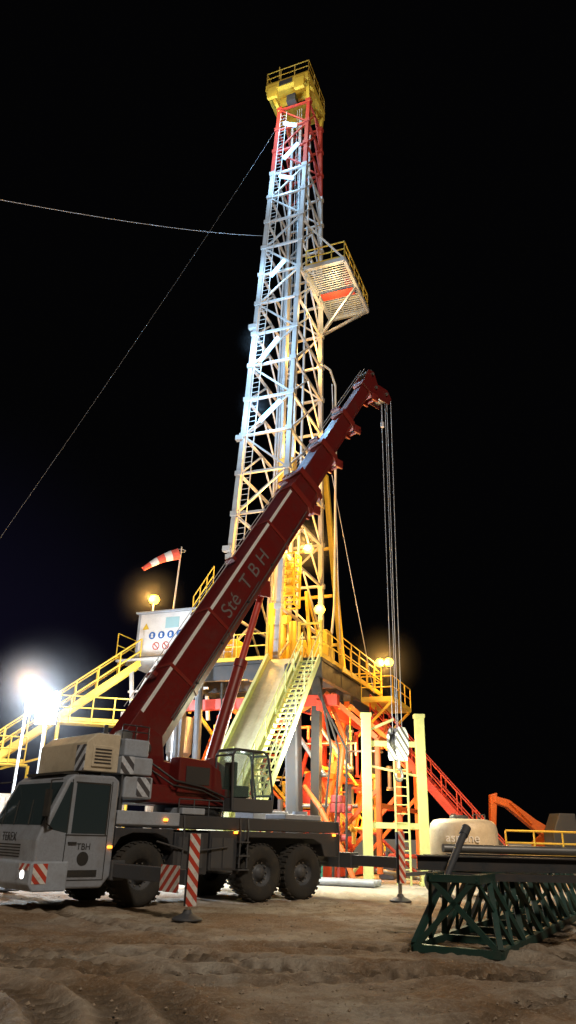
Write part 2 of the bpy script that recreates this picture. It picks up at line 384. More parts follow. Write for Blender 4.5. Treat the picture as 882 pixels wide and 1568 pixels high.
g=P(); g.box((-.78,-1.235,2.65),(-.45,-1.225,3.02)); g.box((-1.62,-1.1,2.66),(-1.605,-.7,3.2)); g.box((-.3,-1.19,2.2),(0.05,-1.183,2.6)); g.done('counterweight_hazard_panels',M['st_gw'],C)
g=P()
for k in range(5): g.box((-1.4,-1.150,2.82+k*.07),(-1.0,-1.143,2.85+k*.07))
g.tube([(-.9,-.6,3.46),(-.9,-.6,3.72)],.05); rail(g,(-.7,-1.0,3.42),(0,-1.0,3.42),.3,2,.015,False)
g.done('louvres_and_exhaust',M['dark'],C)
g=P(); g.lathe([(.001,-.45),(.34,-.45),(.34,-.4),(.26,-.4),(.26,.4),(.34,.4),(.34,.45),(.001,.45)],(-.3,0,3.35),n=28); g.done('winch_drum',M['steel'],C)
pc=[(2.35,2.02),(3.62,2.02),(3.66,2.4),(3.45,3.36),(3.3,3.44),(2.4,3.44),(2.3,3.3)]
g=P()
for y in (-1.3,-.62):
    for i in range(len(pc)):
        a=pc[i];b=pc[(i+1)%len(pc)]; g.beam((a[0],y,a[1]),(b[0],y,b[1]),.05)
for a in pc: g.beam((a[0],-1.3,a[1]),(a[0],-.62,a[1]),.05)
g.box((2.36,-1.33,2.0),(3.64,-.6,2.3)); g.box((2.35,-1.3,3.40),(3.32,-.62,3.46)); g.beam((2.95,-1.3,2.4),(2.95,-1.3,3.42),.04)
g.done('operator_cab_frame',M['dgrey'],C,.01)
g=P().prism([(2.38,2.32),(3.62,2.36),(3.42,3.38),(2.4,3.4)],-1.29,-.64); g.done('operator_cab_glass',M['glassc'],C)
g=P(); g.box((2.55,-1.15,2.32),(3.0,-.75,2.6)); g.box((2.48,-1.15,2.55),(2.6,-.75,3.15)); g.beam((3.3,-.95,2.3),(3.2,-.95,2.8),.06); g.done('operator_seat',M['black'],C,.03)
light('operator_cab_lamp','POINT',(2.9,-.95,3.3),5,(.85,1,.9),C,shadow_soft_size=.08)
# boom
B=V((.53,0,.848)); Nn=V((-.848,0,.53))
def bp_(s_,n_,y=0): return B*s_+Nn*n_+V((0,y,0))
def bbox(p,s0,s1,n0,n1,w):
    pr=[(-w/2,n1),(w/2,n1),(w/2,n0+.22*(n1-n0)),(w*.32,n0),(-w*.32,n0),(-w/2,n0+.22*(n1-n0))]
    vs=[bp_(s0,b,a) for a,b in pr]+[bp_(s1,b,a) for a,b in pr]
    p.add(vs,[tuple(range(6)),tuple(range(6,12))]+[(i,(i+1)%6,6+(i+1)%6,6+i) for i in range(6)])
g=P()
bbox(g,2.9,13.45,1.02,2.16,.78); bbox(g,13.3,15.3,1.24,2.08,.60)
bbox(g,15.2,17.35,1.37,2.05,.48); bbox(g,17.2,19.6,1.48,2.02,.38)
for y in (-.27,.24):
    pts=[bp_(19.5,2.1,y),bp_(20.35,2.2,y),bp_(20.55,1.95,y),bp_(20.25,1.5,y),bp_(20.55,1.0,y),bp_(20.4,.62,y),bp_(20.05,.6,y),bp_(19.6,1.35,y)]
    q=[p+V((0,.03,0)) for p in pts]; n=len(pts)
    g.add(pts+q,[tuple(range(n)),tuple(range(n,2*n))]+[(i,(i+1)%n,n+(i+1)%n,n+i) for i in range(n)])
g.done('telescopic_boom',M['red'],C,.012)
g=P()
for s_,n0,n1,w_ in ((13.35,.94,2.26,.90),(12.6,.97,2.21,.84),(15.25,1.16,2.17,.72),(17.3,1.28,2.14,.60),(19.5,1.38,2.12,.5)): bbox(g,s_,s_+.22,n0,n1,w_)
for s_ in (5.0,7.0,10.8): bbox(g,s_,s_+.1,.99,2.19,.82)
for s_,n_ in ((12.9,1.0),(15.3,1.2),(17.35,1.32),(19.5,1.42)):
    for y in (-.26,.26): g.beam(bp_(s_,n_,y),bp_(s_+.15,n_-.26,y),.08,.3,up=tuple(B))
    g.cyl(bp_(s_+.12,n_-.22,-.3),bp_(s_+.12,n_-.22,.3),.06)
for s_,n_ in ((4.6,2.2),(9,2.2),(12.8,2.24),(15.35,2.2),(17.4,2.18)): bbox(g,s_,s_+.12,n_,n_+.14,.4)
for y in (-.22,.22): g.beam(bp_(9.0,1.1,y),bp_(9.25,.78,y),.06,.5,up=tuple(B))
g.done('boom_collars_and_lugs',M['red2'],C,.01)
g=P()
g.tube([bp_(4.0,1.25,-.41),bp_(12.4,1.22,-.41)],.022,8); g.tube([bp_(4.0,1.33,-.405),bp_(9.0,1.31,-.405)],.015,8)
for s_ in (5.2,6.6,8.2,9.8,11.4): g.box(*( (min(a_),max(a_)) for a_ in ()) ) if 0 else g.cyl(bp_(s_,1.25,-.39),bp_(s_,1.25,-.44),.04,n=8)
g.done('boom_side_pipe',M['dark'],C)
g=P()
for c_,r_ in ((bp_(20.3,.95),.27),(bp_(20.35,1.95),.2),(bp_(20.0,1.5),.16)):
    for y in (-.2,-.07,.07,.2): g.lathe([(.02,-.04),(r_,-.04),(r_-.04,0),(r_,.04),(.02,.04)],c_+V((0,y,0)),n=24)
    g.cyl(c_+V((0,-.33,0)),c_+V((0,.33,0)),.06)
g.done('boom_head_sheaves',M['steel'],C)
a=[bp_(3.6,2.05,-.394),bp_(12.5,2.05,-.394),bp_(12.5,2.145,-.394),bp_(3.6,2.145,-.394)]
P().add(a,[(0,1,2,3)]).done('boom_white_stripe',M['white'],C)
T=Matrix(((B.x,Nn.x,0,0),(0,0,-1,0),(B.z,Nn.z,0,0),(0,0,0,1)))
tp=bp_(7.3,1.46,0); T.col[3]=(tp.x,-.395,tp.z,1)
text('boom_lettering','Sté  T B H',.62,T,paint('grey_lettering',(.16,.14,.135),.5,0,.5),C)
r0=V((2.45,0,2.7)); r1=bp_(9.15,.85); d=(r1-r0)
g=P(); g.cyl(r0,r0+d*.58,.165,n=24); g.cyl(r0+d*.56,r0+d*.6,.19,n=24); g.cyl(r0-V((0,.4,0)),r0+V((0,.4,0)),.16)
g.cyl(r0+d*.05+V((0,-.2,0)),r0+d*.5+V((0,-.2,0)),.03)
g.done('lift_ram',M['red2'],C)
P().cyl(r0+d*.55,r1,.095,n=20).done('lift_ram_rod',M['redrig'],C)
tip=bp_(20.3,.95)+V((.16,0,0)); tipz=tip.z; hb=4.75
g=P()
for dx in (-.04,.32):
    for y in (-.1,.1): g.cyl((tip.x+dx,y,tipz),(tip.x+dx*.8+.08,y*.8,hb),.012,n=6)
for y in (-.1,.1): g.cyl(bp_(3.6,2.36,y),bp_(20.4,2.28,y),.011,n=6)
g.cyl((tip.x-.3,-.15,tipz-.2),(tip.x-.3,-.15,tipz-1.3),.01); g.cyl((tip.x-.3,-.15,tipz-1.5),(tip.x-.3,-.15,tipz-1.3),.07)
g.done('hoist_ropes',M['rope'],C)
hx=tip.x+.2; zo=-.35
g=P()
pl=[(hx-.22,4.2+zo),(hx+.22,4.2+zo),(hx+.32,4.5+zo),(hx+.32,5.0+zo),(hx+.18,5.25+zo),(hx-.18,5.25+zo),(hx-.32,5.0+zo),(hx-.32,4.5+zo)]
g.prism(pl,-.2,-.16); g.prism(pl,.16,.2)
g.done('hook_block_plates',M['st_gw'],C)
g=P()
for y in (-.1,0,.1): g.lathe([(.02,-.035),(.27,-.035),(.24,0),(.27,.035),(.02,.035)],(hx,y,4.8+zo),n=24)
g.cyl((hx,0,4.2+zo),(hx,0,3.95+zo),.07)
pts=[]
for i in range(15):
    t=math.radians(90-i*20); pts.append((hx+.17*math.cos(t),0,3.75+zo+.19*math.sin(t)))
g.tube(pts,.05,10); g.done('hook_and_sheaves',M['dark'],C)

# ================================================================ DRILLING RIG
Rg=empty('drilling_rig',(0,34,0),math.radians(-22))
FZ=8.1
def leg(z,i):
    t=(z-12.4)/(44.6-12.4)
    xr=.85+(1.09-.85)*t; xl=-1.78+(-.86+1.78)*t; yf=-2.7+1.6*t; yb=2.7-1.6*t
    return V(((xl,yf),(xr,yf),(xr,yb),(xl,yb))[i]+(z,))
zs=[FZ+.1,10.6,13.2]
z=13.2
while z<43.6: z+=2.2*(1-.004*(z-13)); zs.append(z)
zr=38.6
parts={'lo':P(),'hi':P()}; thin={'lo':P(),'hi':P()}
for k in range(len(zs)-1):
    z0,z1=zs[k],zs[k+1]; key='hi' if z0>zr-.5 else 'lo'; q=parts[key]; tn=thin[key]
    for i in range(4):
        q.beam(leg(z0,i),leg(z1+.02,i),.23,.23,up=(0,1,0))
        j=(i+1)%4
        if i==0 and z0<13: continue
        tn.beam(leg(z1,i),leg(z1,j),.12,.11)
        if i in (1,3):
            m=(leg(z1,i)+leg(z1,j))/2
            tn.beam(leg(z0,i),m,.08); tn.beam(leg(z0,j),m,.08)
        else:
            if k%2: tn.beam(leg(z0,i),leg(z1,j),.085)
            else: tn.beam(leg(z0,j),leg(z1,i),.085)
    for i in range(4):
        c_=leg(z1,i); tn.box((c_.x-.17,c_.y-.17,z1-.12),(c_.x+.17,c_.y+.17,z1+.12))
zt=zs[-1]
parts['lo'].done('mast_legs',M['galv'],Rg); thin['lo'].done('mast_bracing',M['galv'],Rg)
parts['hi'].done('mast_legs_upper',M['redrig'],Rg); thin['hi'].done('mast_bracing_upper',M['redrig'],Rg)
g=P()
for x,y in ((-.35,-.3),(.35,-.3)): g.beam((x,y,FZ),(x*.8,y,zt-.5),.14,.2)
for i in range(9):
    x=-1.0+.16*(i%3); y=.2+.16*(i//3); g.cyl((x,y,FZ),(x+.25,y-.1,32+.2*(i%2)),.065,n=8)
g.done('racked_pipe_and_guides',M['galv'],Rg)
g=P()
a=leg(FZ+.3,0)+V((.5,-.12,0)); b=leg(zt-.5,0)+V((.35,-.12,0))
for s_ in (-.2,.2): g.cyl(a+V((s_,0,0)),b+V((s_,0,0)),.025,n=6)
for i in range(120):
    q_=a.lerp(b,i/120); g.cyl(q_+V((-.2,0,0)),q_+V((.2,0,0)),.012,n=5)
for x in (-.1,.05,.2): g.cyl((x+.3,-.8,zt),(x,-.2,FZ+6),.018,n=6)
g.cyl((.8,-.6,FZ),(.95,-.4,42),.07,n=8); g.cyl((-.6,2.2,FZ),(-.3,1.0,44),.05,n=8)
g.done('ladder_and_standpipe',M['galv'],Rg)
g=P(); g.box((-.4,-.5,17.2),(.4,.1,19.2)); g.box((-.55,-.6,15.0),(.55,.3,16.6)); g.cyl((0,-.2,FZ+1),(0,-.2,15),.11); g.cyl((0,-.2,16.5),(0,-.2,17.4),.2)
g.done('travelling_block',M['yellow'],Rg,.05)
g=P()
for z_,i in ((26.6,0),(19.6,0),(13.6,0)):
    c_=leg(z_,i); g.box((c_.x-.35,c_.y-.2,z_-.12),(c_.x+.05,c_.y+.05,z_+.14))
g.done('mast_side_brackets',M['galv'],Rg)
# crown
cz=zt+2.0
g=P()
g.box((-1.75,-1.6,cz),(1.25,1.6,cz+.1)); g.beam((-1.7,-1.55,cz-.3),(1.2,-1.55,cz-.3),.3,.5); g.beam((1.1,-1.5,cz-.3),(1.1,1.5,cz-.3),.3,.5); g.beam((-1.6,-1.5,cz-.3),(-1.6,1.5,cz-.3),.3,.5); g.beam((-1.7,1.5,cz-.3),(1.2,1.5,cz-.3),.3,.5)
for i,(x,y) in enumerate(((-1.5,-1.4),(1.1,-1.4),(1.1,1.4),(-1.5,1.4))): g.beam((x,y,cz-.5),leg(zt-.2,i),.2)
for y in (-.8,.8): g.beam((-1.0,y,cz-.9),(1.0,y,cz-.9),.2,.5)
g.box((-1.55,-1.75,cz-1.3),(-.9,-1.55,cz-.4)); g.box((.3,-1.75,cz-1.2),(.95,-1.55,cz-.3))
rr=cz+.1
rail(g,(-1.7,-1.55,rr),(1.2,-1.55,rr),1.15,3,.03); rail(g,(1.2,-1.55,rr),(1.2,1.55,rr),1.15,3,.03); rail(g,(-1.7,-1.55,rr),(-1.7,1.55,rr),1.15,3,.03); rail(g,(-1.7,1.55,rr),(1.2,1.55,rr),1.15,3,.03)
g.cyl((-1.0,-1.2,rr),(-1.0,-1.2,rr+2.0),.03)
g.done('crown_platform',M['yellow'],Rg)
g=P()
for x in (-.5,-.2,.1,.4): g.lathe([(.02,-.05),(.6,-.05),(.55,0),(.6,.05),(.02,.05)],(x+.1,.0,rr+.5),n=24)
for x in (-.35,0,.35): g.lathe([(.02,-.05),(.4,-.05),(.35,0),(.4,.05),(.02,.05)],(x,-.6,cz-.9),n=24)
g.box((-.75,-1.74,cz-.5),(.15,-1.72,cz-.1)); g.box((-.3,-1.5,cz-1.9),(.3,-1.0,cz-1.3))
g.done('crown_block_sheaves',M['dark'],Rg)
# monkeyboard
g=P(); h=P()
x0,x1,y0,y1,zb=.98,3.35,-1.0,3.7,30.75
for x in (x0,x1): g.beam((x,y0,zb),(x,y1,zb),.16,.25)
for y in (y0,y1,1.35): g.beam((x0,y,zb),(x1,y,zb),.16,.25)
n=26
for i in range(n):
    y=y0+(y1-y0)*(i+.5)/n; h.beam((x0,y,zb+.03),(x1,y,zb+.03),.06,.05)
h.done('monkeyboard_grating',M['galv'],Rg)
g.beam((x1,y1,zb),leg(28.2,2),.14); g.beam((x1,y0,zb),leg(33.8,1),.08); g.beam((x0,y1,zb),leg(28.2,2),.12); g.beam((x1,1.3,zb),leg(28.2,2),.12)
g.done('monkeyboard_frame',M['galv'],Rg)
g=P()
rail(g,(x1,y0,zb+.12),(x1,y1,zb+.12),1.15,5,.035); rail(g,(x0+.1,y0,zb+.12),(x1,y0,zb+.12),1.15,3,.035); rail(g,(x0,y1,zb+.12),(x1,y1,zb+.12),1.15,3,.035)
g.done('monkeyboard_railing',M['yellow'],Rg)
P().box((x0+.2,1.2,zb-.15),(x1-.2,1.8,zb-.13)).box((x1-.6,.6,zb+.1),(x1-.2,1.2,zb+.9)).done('diving_board',M['redrig'],Rg)
# drill floor
fx0,fx1,fy0,fy1=-3.6,3.1,-3.6,5.6
P().box((fx0,fy0,FZ-.12),(fx1,fy1,FZ)).done('drill_floor_deck',M['dark'],Rg)
g=P()
for y in (fy0+.1,-.9,2.2,fy1-.1): g.beam((fx0,y,FZ-.45),(fx1,y,FZ-.45),.22,.6)
for x in (fx0+.12,fx1-.12,0): g.beam((x,fy0,FZ-.5),(x,fy1,FZ-.5),.22,.62)
for x in (fx0+.3,fx1-.3):
    for y in (fy0+.3,.9,fy1-.3): g.beam((x,y,.5),(x,y,FZ-.75),.34,.34)
g.done('substructure_columns',M['dark'],Rg)
g=P()
for x in (fx0+.3,fx1-.3):
    g.beam((x,fy0+.3,.7),(x,.9,FZ-1),.22); g.beam((x,.9,.7),(x,fy1-.3,FZ-1),.22); g.beam((x,fy0+.3,3.7),(x,fy1-.3,3.7),.22)
    g.beam((x,.9,.7),(x,fy0+.3,3.7),.16)
g.beam((fx0+.3,fy0+.3,3.4),(fx1-.3,fy0+.3,6.4),.16); g.beam((fx0+.3,fy1-.3,1),(fx1-.3,fy1-.3,7),.2); g.beam((fx1-.3,fy1-.3,1),(fx0+.3,fy1-.3,7),.2)
for y in (-2.8,.5,3.8): g.beam((fx1-.1,y,FZ-1.3),(fx1+2.0,y,5.0),.18); g.beam((fx1+2.0,y,5.0),(fx1+2.0,y,.3),.18); g.beam((fx1+2.0,y,3.2),(fx1-.1,y,1.0),.14)
g.beam((fx1+2.0,-2.8,5.0),(fx1+2.0,3.8,5.0),.2); g.beam((fx1+2.0,-2.8,2.6),(fx1+2.0,3.8,2.6),.16)
g.done('substructure_bracing',M['orange'],Rg)
g=P()
g.beam((fx0,fy0+.25,6.4),(fx1+.6,fy0+.25,6.4),.3,.42); g.beam((fx1-.1,fy0,6.2),(fx1-.1,fy1,6.2),.25,.4)
for x in (fx0+.3,fx1-.3): g.beam((x,fy0-1,.35),(x,fy1+1,.35),.5,.55)
g.beam((fx0,fy0+.3,.35),(fx1,fy0+.3,.35),.4,.5)
g.done('red_beams',M['redrig'],Rg)
P().beam((2.35,-4.2,.3),(1.95,-3.9,FZ-.3),.55).beam((-2.0,-3.9,.3),(-2.2,-3.9,FZ-.3),.3).done('raising_cylinder',M['dark'],Rg,.1)
g=P()
rail(g,(fx0,fy0,FZ),(.75,fy0,FZ),1.15); rail(g,(fx1,fy0,FZ),(fx1,fy1,FZ),1.15); rail(g,(fx0,fy1,FZ),(fx1,fy1,FZ),1.15)
g.box((fx1,2.0,FZ-.9),(fx1+1.5,fy1,FZ-.82)); rail(g,(fx1+1.5,2.0,FZ-.85),(fx1+1.5,fy1,FZ-.85),1.1); rail(g,(fx1,2.0,FZ-.85),(fx1+1.5,2.0,FZ-.85),1.1)
rail(g,(fx1+.05,-1.0,FZ-.1),(fx1+.05,fy1,FZ-.1),1.5)
g.beam((fx1+1.4,2.1,FZ-.9),(fx1-.2,2.1,FZ-2.4),.1); g.beam((fx1+1.4,fy1,FZ-.9),(fx1-.2,fy1,FZ-2.4),.1)
for x in (-1.9,1.5): g.beam((x,4.6,FZ),(x*.7,2.7,19.5),.26)
for z_ in (10.5,13,15.5):
    t=(z_-FZ)/11.4; g.beam((-1.9*(1-.3*t),4.6-1.9*t,z_),(1.5*(1-.3*t),4.6-1.9*t,z_),.14)
g.done('yellow_railings_and_a_frame',M['yellow'],Rg)
g=P()
g.prism([(-.3,FZ),(1.3,FZ),(1.3,FZ+1.3),(.9,FZ+2.1),(.1,FZ+2.1),(-.3,FZ+1.3)],1.6,3.4)
g.lathe([(.001,-.6),(.55,-.6),(.55,-.5),(.35,-.5),(.35,.5),(.55,.5),(.55,.6),(.001,.6)],(.9,-.6,FZ+.8),n=24)
g.cyl((-.2,-1.0,FZ),(-.2,-1.0,FZ+3.2),.22); g.cyl((.6,-1.6,FZ),(.6,-1.6,FZ+2.2),.12); g.cyl((1.3,-2.3,FZ),(1.3,-2.3,FZ+1.9),.16)
g.beam((-.2,-1.0,FZ+2.4),(1.0,-2.0,FZ+2.1),.25,.4); g.beam((1.9,-1.5,FZ),(1.5,-1.2,FZ+3.6),.16); g.beam((2.4,-1.0,FZ),(1.5,-1.2,FZ+3.6),.1)
g.box((2.0,-1.6,FZ),(2.7,-.7,FZ+1.0)); g.box((2.1,-1.5,FZ+1.0),(2.6,-.8,FZ+1.7)); g.box((-1.9,-2.4,FZ),(-1.3,-1.7,FZ+1.3))
for k in range(5): g.cyl((-2.9+k*.18,-2.6,FZ),(-2.9+k*.18,-2.5,FZ+1.6+.2*(k%2)),.05)
g.beam((-3.2,-2.8,FZ+1.0),(-1.9,-2.8,FZ+1.0),.1)
g.done('drawworks_and_floor_equipment',M['yellow'],Rg,.04)
g=P()
cx,cy,cz_=1.0,-2.0,12.0
for dx in (-.35,.35):
    for dy in (-.35,.35): g.beam((cx+dx,cy+dy,cz_-1.2),(cx+dx,cy+dy,cz_+1.2),.07)
for z_ in (-1.2,-.8,-.4,0,.4,.8,1.2):
    for (a_,b_) in (((-.35,-.35),(.35,-.35)),((.35,-.35),(.35,.35)),((.35,.35),(-.35,.35)),((-.35,.35),(-.35,-.35))): g.beam((cx+a_[0],cy+a_[1],cz_+z_),(cx+b_[0],cy+b_[1],cz_+z_),.06)
g.cyl((cx,cy,cz_-.6),(cx,cy,cz_+.8),.2)
g.done('winch_cage',M['yellow'],Rg)
def inc(x,t): return V((x,fy0-t*6.9,FZ-t*7.6))
g=P()
x0,x1=.80,2.02
dz_=V((0,0,.15))
g.add([inc(x0,0),inc(x1,0),inc(x1,1),inc(x0,1),inc(x0,0)-dz_,inc(x1,0)-dz_,inc(x1,1)-dz_,inc(x0,1)-dz_],[(0,1,2,3),(4,7,6,5),(0,4,5,1),(1,5,6,2),(2,6,7,3),(3,7,4,0)])
g.done('v_door_ramp_plate',M['rampm'],Rg)
g=P()
for x in (x0-.06,x1+.06): g.beam(inc(x,-.01)+V((0,0,.05)),inc(x,1)+V((0,0,.05)),.12,.36)
for t in (.2,.4,.6,.8): g.beam(inc(x0,t)-V((0,0,.25)),inc(x1,t)-V((0,0,.25)),.15)
g.beam(inc(x0+.2,.5),(x0+.2,fy0-2,0.1),.2); g.beam(inc(x1-.2,.5),(x1-.2,fy0-2,.1),.2)
g.done('v_door_ramp_side_beams',M['pgreen'],Rg)
g=P(); h=P()
s0,s1=2.25,3.0
for x in (s0,s1): g.beam(inc(x,0),inc(x,1),.07,.26)
nst=36
for i in range(1,nst):
    c_=inc(0,i/nst); g.box((s0,c_.y-.12,c_.z-.02),(s1,c_.y+.12,c_.z+.02))
for x in (s0,s1):
    for hh in (.55,1.05): h.cyl(inc(x,0)+V((0,0,hh)),inc(x,1)+V((0,0,hh)),.025,n=8)
    for i in range(9): c_=inc(x,i/8); h.cyl(c_,c_+V((0,0,1.05)),.025,n=8)
g.done('front_stair_treads',M['pgreen'],Rg); h.done('front_stair_handrails',M['pgreen'],Rg)
g=P()
for x in (.7,2.1,3.05): g.beam((x,fy0,FZ),(x,fy0,FZ+1.5),.1)
g.beam((2.1,fy0,FZ+1.4),(3.05,fy0,FZ+1.4),.08)
g.done('v_door_gate',M['yellow'],Rg)
g=P()
bx,by=1.6,.6
g.lathe([(.001,.2),(.5,.2),(.5,.45),(.3,.45),(.3,.9),(.62,.9),(.62,1.6),(.3,1.6),(.3,1.8),(.6,1.8),(.6,2.5),(.3,2.5),(.3,2.7),(.75,2.7),(.8,3.4),(.6,4.0),(.3,4.05),(.3,6.5),(.45,6.5),(.45,7.2),(.001,7.2)],(bx,by,0),'z',28)
for z_ in (1.25,2.15): g.cyl((bx-1.5,by,z_),(bx+1.5,by,z_),.26); g.box((bx-.95,by-.4,z_-.35),(bx+.95,by+.4,z_+.35))
g.done('blowout_preventer_stack',M['redrig'],Rg,.03)
pipes=[P(),P(),P(),P()]
for i in range(84):
    g=pipes[i%4]
    a0=V((random.uniform(-3,5.0),random.uniform(-3.3,4),random.uniform(.3,6.6)))
    d_=random.choice([V((1,0,0)),V((0,1,0)),V((0,0,1)),V((0,0,1)),V((.7,0,-.7)),V((-.6,0,.8)),V((0,.6,.8))])
    b0=a0+d_*random.uniform(.8,2.8); b0.z=max(.2,min(7,b0.z)); r_=random.uniform(.025,.10)
    if (b0-a0).length<.3: continue
    g.cyl(a0,b0,r_,n=10)
    e0=b0+random.choice([V((.5,0,0)),V((-.5,0,0)),V((0,.4,0)),V((0,0,-.5))]); g.cyl(b0,e0,r_,n=10)
    for q_ in (a0,b0): g.lathe([(.001,-r_*.8),(r_*1.8,-r_*.8),(r_*1.8,r_*.8),(.001,r_*.8)],q_,'z',12)
pipes[0].tube([(3.2,-3.0,6.5),(3.9,-3.2,5),(3.7,-3.3,3.2),(3.0,-3.3,1.6),(3.6,-3.5,.4)],.1,10)
pipes[0].tube([(2.5,-3.8,3.2),(3.3,-4.2,2.4),(4.2,-4.4,1.0),(4.6,-4.5,.2)],.09,10)
pipes[0].done('flow_lines_orange',M['orange'],Rg); pipes[1].done('flow_lines_red',M['redrig'],Rg); pipes[2].done('flow_lines_yellow',M['yellow'],Rg); pipes[3].done('flow_lines_steel',M['steel'],Rg)
g=P()
for i in range(12):
    x=random.uniform(-3.2,4.8);y=random.uniform(-3.0,4);z_=random.uniform(.3,2.6); a_,b_,c_=[random.uniform(.2,.5) for _ in range(3)]
    g.box((x-a_,y-b_,0.02),(x+a_,y+b_,z_)); g.cyl((x,y,z_),(x,y,z_+.4),.12); g.beam((x-a_,y-b_-.02,z_*.5),(x+a_,y-b_-.02,z_*.5),.06)
g.done('skids_and_pumps',M['dgrey'],Rg,.04)
g=P()
for i,(x,y) in enumerate(((3.6,-3.6),(3.75,-3.5))):
    zz=1.3+1.0*i
    g.box((x-.28,y-.2,zz),(x+.28,y+.2,zz+.32)); g.box((x-.22,y-.24,zz+.34),(x+.22,y+.2,zz+.6)); g.cyl((x+.28,y,zz+.16),(x+.5,y,zz+.16),.12); g.cyl((x,y,0.02),(x,y,zz),.06)
g.done('choke_valves',paint('valve_red',(.42,.06,.06),.4),Rg,.03)
g=P()
for k in range(3): g.tube([(fx1-.1,-3.7,7.2-k*.3),(3.6+.3*k,-3.9,4.5),(3.3+.5*k,-4.3,.2)],.045,8)
for x in (-3.2,-1.2): g.tube([(x,-3.8,7.2),(x+.3,-4.1,4),(x-.1,-4.0,.4)],.05,8)
g.done('black_hoses',M['black'],Rg)
def ri(t,y): return V((fx1+.3+t*5.6,y,FZ-1.6-t*6.3))
g=P(); h=P()
for y in (2.4,3.4):
    g.beam(ri(0,y),ri(1,y),.14,.34)
    for hh in (.55,1.1): h.cyl(ri(0,y)+V((0,0,hh)),ri(1,y)+V((0,0,hh)),.03,n=8)
    for i in range(10): h.cyl(ri(i/9,y),ri(i/9,y)+V((0,0,1.1)),.03,n=8)
for i in range(1,34): c_=ri(i/34,0); g.box((c_.x-.13,2.4,c_.z-.02),(c_.x+.13,3.4,c_.z+.02))
for i in range(9): g.beam(ri(i/9,2.4)-V((0,0,.1)),ri((i+1)/9,3.4)-V((0,0,.1)),.08)
g.done('side_stair',M['redrig'],Rg); h.done('side_stair_handrail',M['redrig'],Rg)
# fixtures and added fill lights
g=P(); tubes=[(.06,-1.6,42.0,.8,-.5,300),(.2,-1.65,39.6,.9,.95,300),(0,-1.75,37.4,.9,-.5,300),(-.15,-2.15,30.2,.8,.9,350),(-.36,-2.35,24.7,1.0,1.25,750),(-.07,-2.55,20.8,1.1,1.0,650)]
for x,y,z_,a_,b_,e_ in tubes: g.beam((x-a_/2,y,z_-b_/2),(x+a_/2,y,z_+b_/2),.15,.17)
g.done('fluorescent_tubes',M['fl'],Rg)
for x,y,z_,a_,b_,e_ in tubes:
    light('tube_light','POINT',(x-.5,y-.9,z_),e_,(.34,.64,1),Rg,shadow_soft_size=.3)
for k in (4,5): lamp_halo(Rg,(tubes[k][0]-.4,tubes[k][1]-.7,tubes[k][2]),1.3,.012)
g=P()
for x,y,z_ in ((1.7,-1.6,13.6),(2.6,-2.5,10.4),(3.3,4.8,9.6),(3.75,4.8,9.6)):
    g.lathe([(.001,-.22),(.17,-.16),(.25,0),(.17,.16),(.001,.22)],(x,y,z_),'z',14)
g.done('sodium_lamps',M['sod'],Rg)
for i,(x,y,z_,e) in enumerate(((1.75,-1.95,13.6,900),(2.7,-2.9,10.4,350),(3.6,4.4,9.5,800),(.2,-2.1,16.0,600),(-.4,-2.9,10.6,450),(.5,.9,20.5,480),(.5,.8,26.5,320),(-.2,.3,12.5,800),
      (1.6,-2.4,5.8,700),(-1.5,-1.5,6.3,450),(4.1,-1.5,4.8,650),(3.9,1.5,2.5,500),(0,-4.2,3,250))):
    light('sodium_and_fill_light','POINT',(x,y,z_),e,SOD,Rg,shadow_soft_size=.2)  # entries without a lamp head are added warm fill around mast and substructure
light('board_fill','POINT',(2.1,1.0,29.6),230,(1,.74,.36),Rg,shadow_soft_size=.2)  # added fill under the monkeyboard, no fixture
light('crown_fill','POINT',(-.3,-2.6,zt-.6),220,(1,.9,.7),Rg,shadow_soft_size=.2)  # added to brighten the crown, has no lamp of its own
lamp_halo(Rg,(1.7,-1.85,13.6),1.8,.06); lamp_halo(Rg,(3.55,4.55,9.55),2.3,.06)

# ================================================================ DOGHOUSE
D=empty('doghouse_cabin',(0,34,0),math.radians(-22))
dx0,dx1,dy0,dy1,dz0,dz1=-6.1,-2.3,-2.9,-.6,8.75,10.75
P().box((dx0,dy0,dz0),(dx1,dy1,dz1)).done('cabin_walls',M['white'],D,.04)
g=P(); g.box((dx0-.15,dy0-.15,dz1),(dx1+.15,dy1+.15,dz1+.08))
for x in (dx0,dx1): g.box((x-.06,dy0-.03,dz0),(x+.06,dy0-.003,dz1))
g.box((dx0-.08,dy0-.02,dz0-.14),(dx1+.08,dy1,dz0))
g.done('cabin_roof_and_frame',M['lgrey'],D,.01)
g=P(); g.box((-4.7,dy0-.02,10.0),(-4.0,dy0-.004,10.5)); g.done('cabin_window',paint('pale_window',(.35,.55,.6),.2,0,.1),D)
g=P()
for i in range(4): g.cyl((-5.35+i*.48,dy0-.02,9.7),(-5.35+i*.48,dy0-.004,9.7),.17,n=24)
g.done('mandatory_signs',M['blue'],D)
g=P()
for i in range(4): g.cyl((-5.35+i*.48,dy0-.026,9.74),(-5.35+i*.48,dy0-.021,9.74),.06,n=12); g.box((-5.41+i*.48,dy0-.026,9.6),(-5.29+i*.48,dy0-.022,9.68))
g.done('sign_pictograms',M['white'],D)
g=P()
for i in range(3):
    c_=V((-5.1+i*.5,dy0-.012,9.2))
    pts=[c_+V((.16*math.cos(t),0,.16*math.sin(t))) for t in [2*math.pi*k/20 for k in range(21)]]
    g.tube(pts,.02,6); g.beam(c_+V((-.11,0,.11)),c_+V((.11,0,-.11)),.03)
g.done('prohibition_signs',M['redrig'],D)
g=P(); g.add([(-5.9,dy0-.01,10.0),(-5.55,dy0-.01,10.0),(-5.72,dy0-.01,10.3)],[(0,1,2)]); g.done('warning_sign',M['yellow'],D)
g=P()
g.box((-6.9,-3.3,8.5),(-2.3,-.4,8.6))
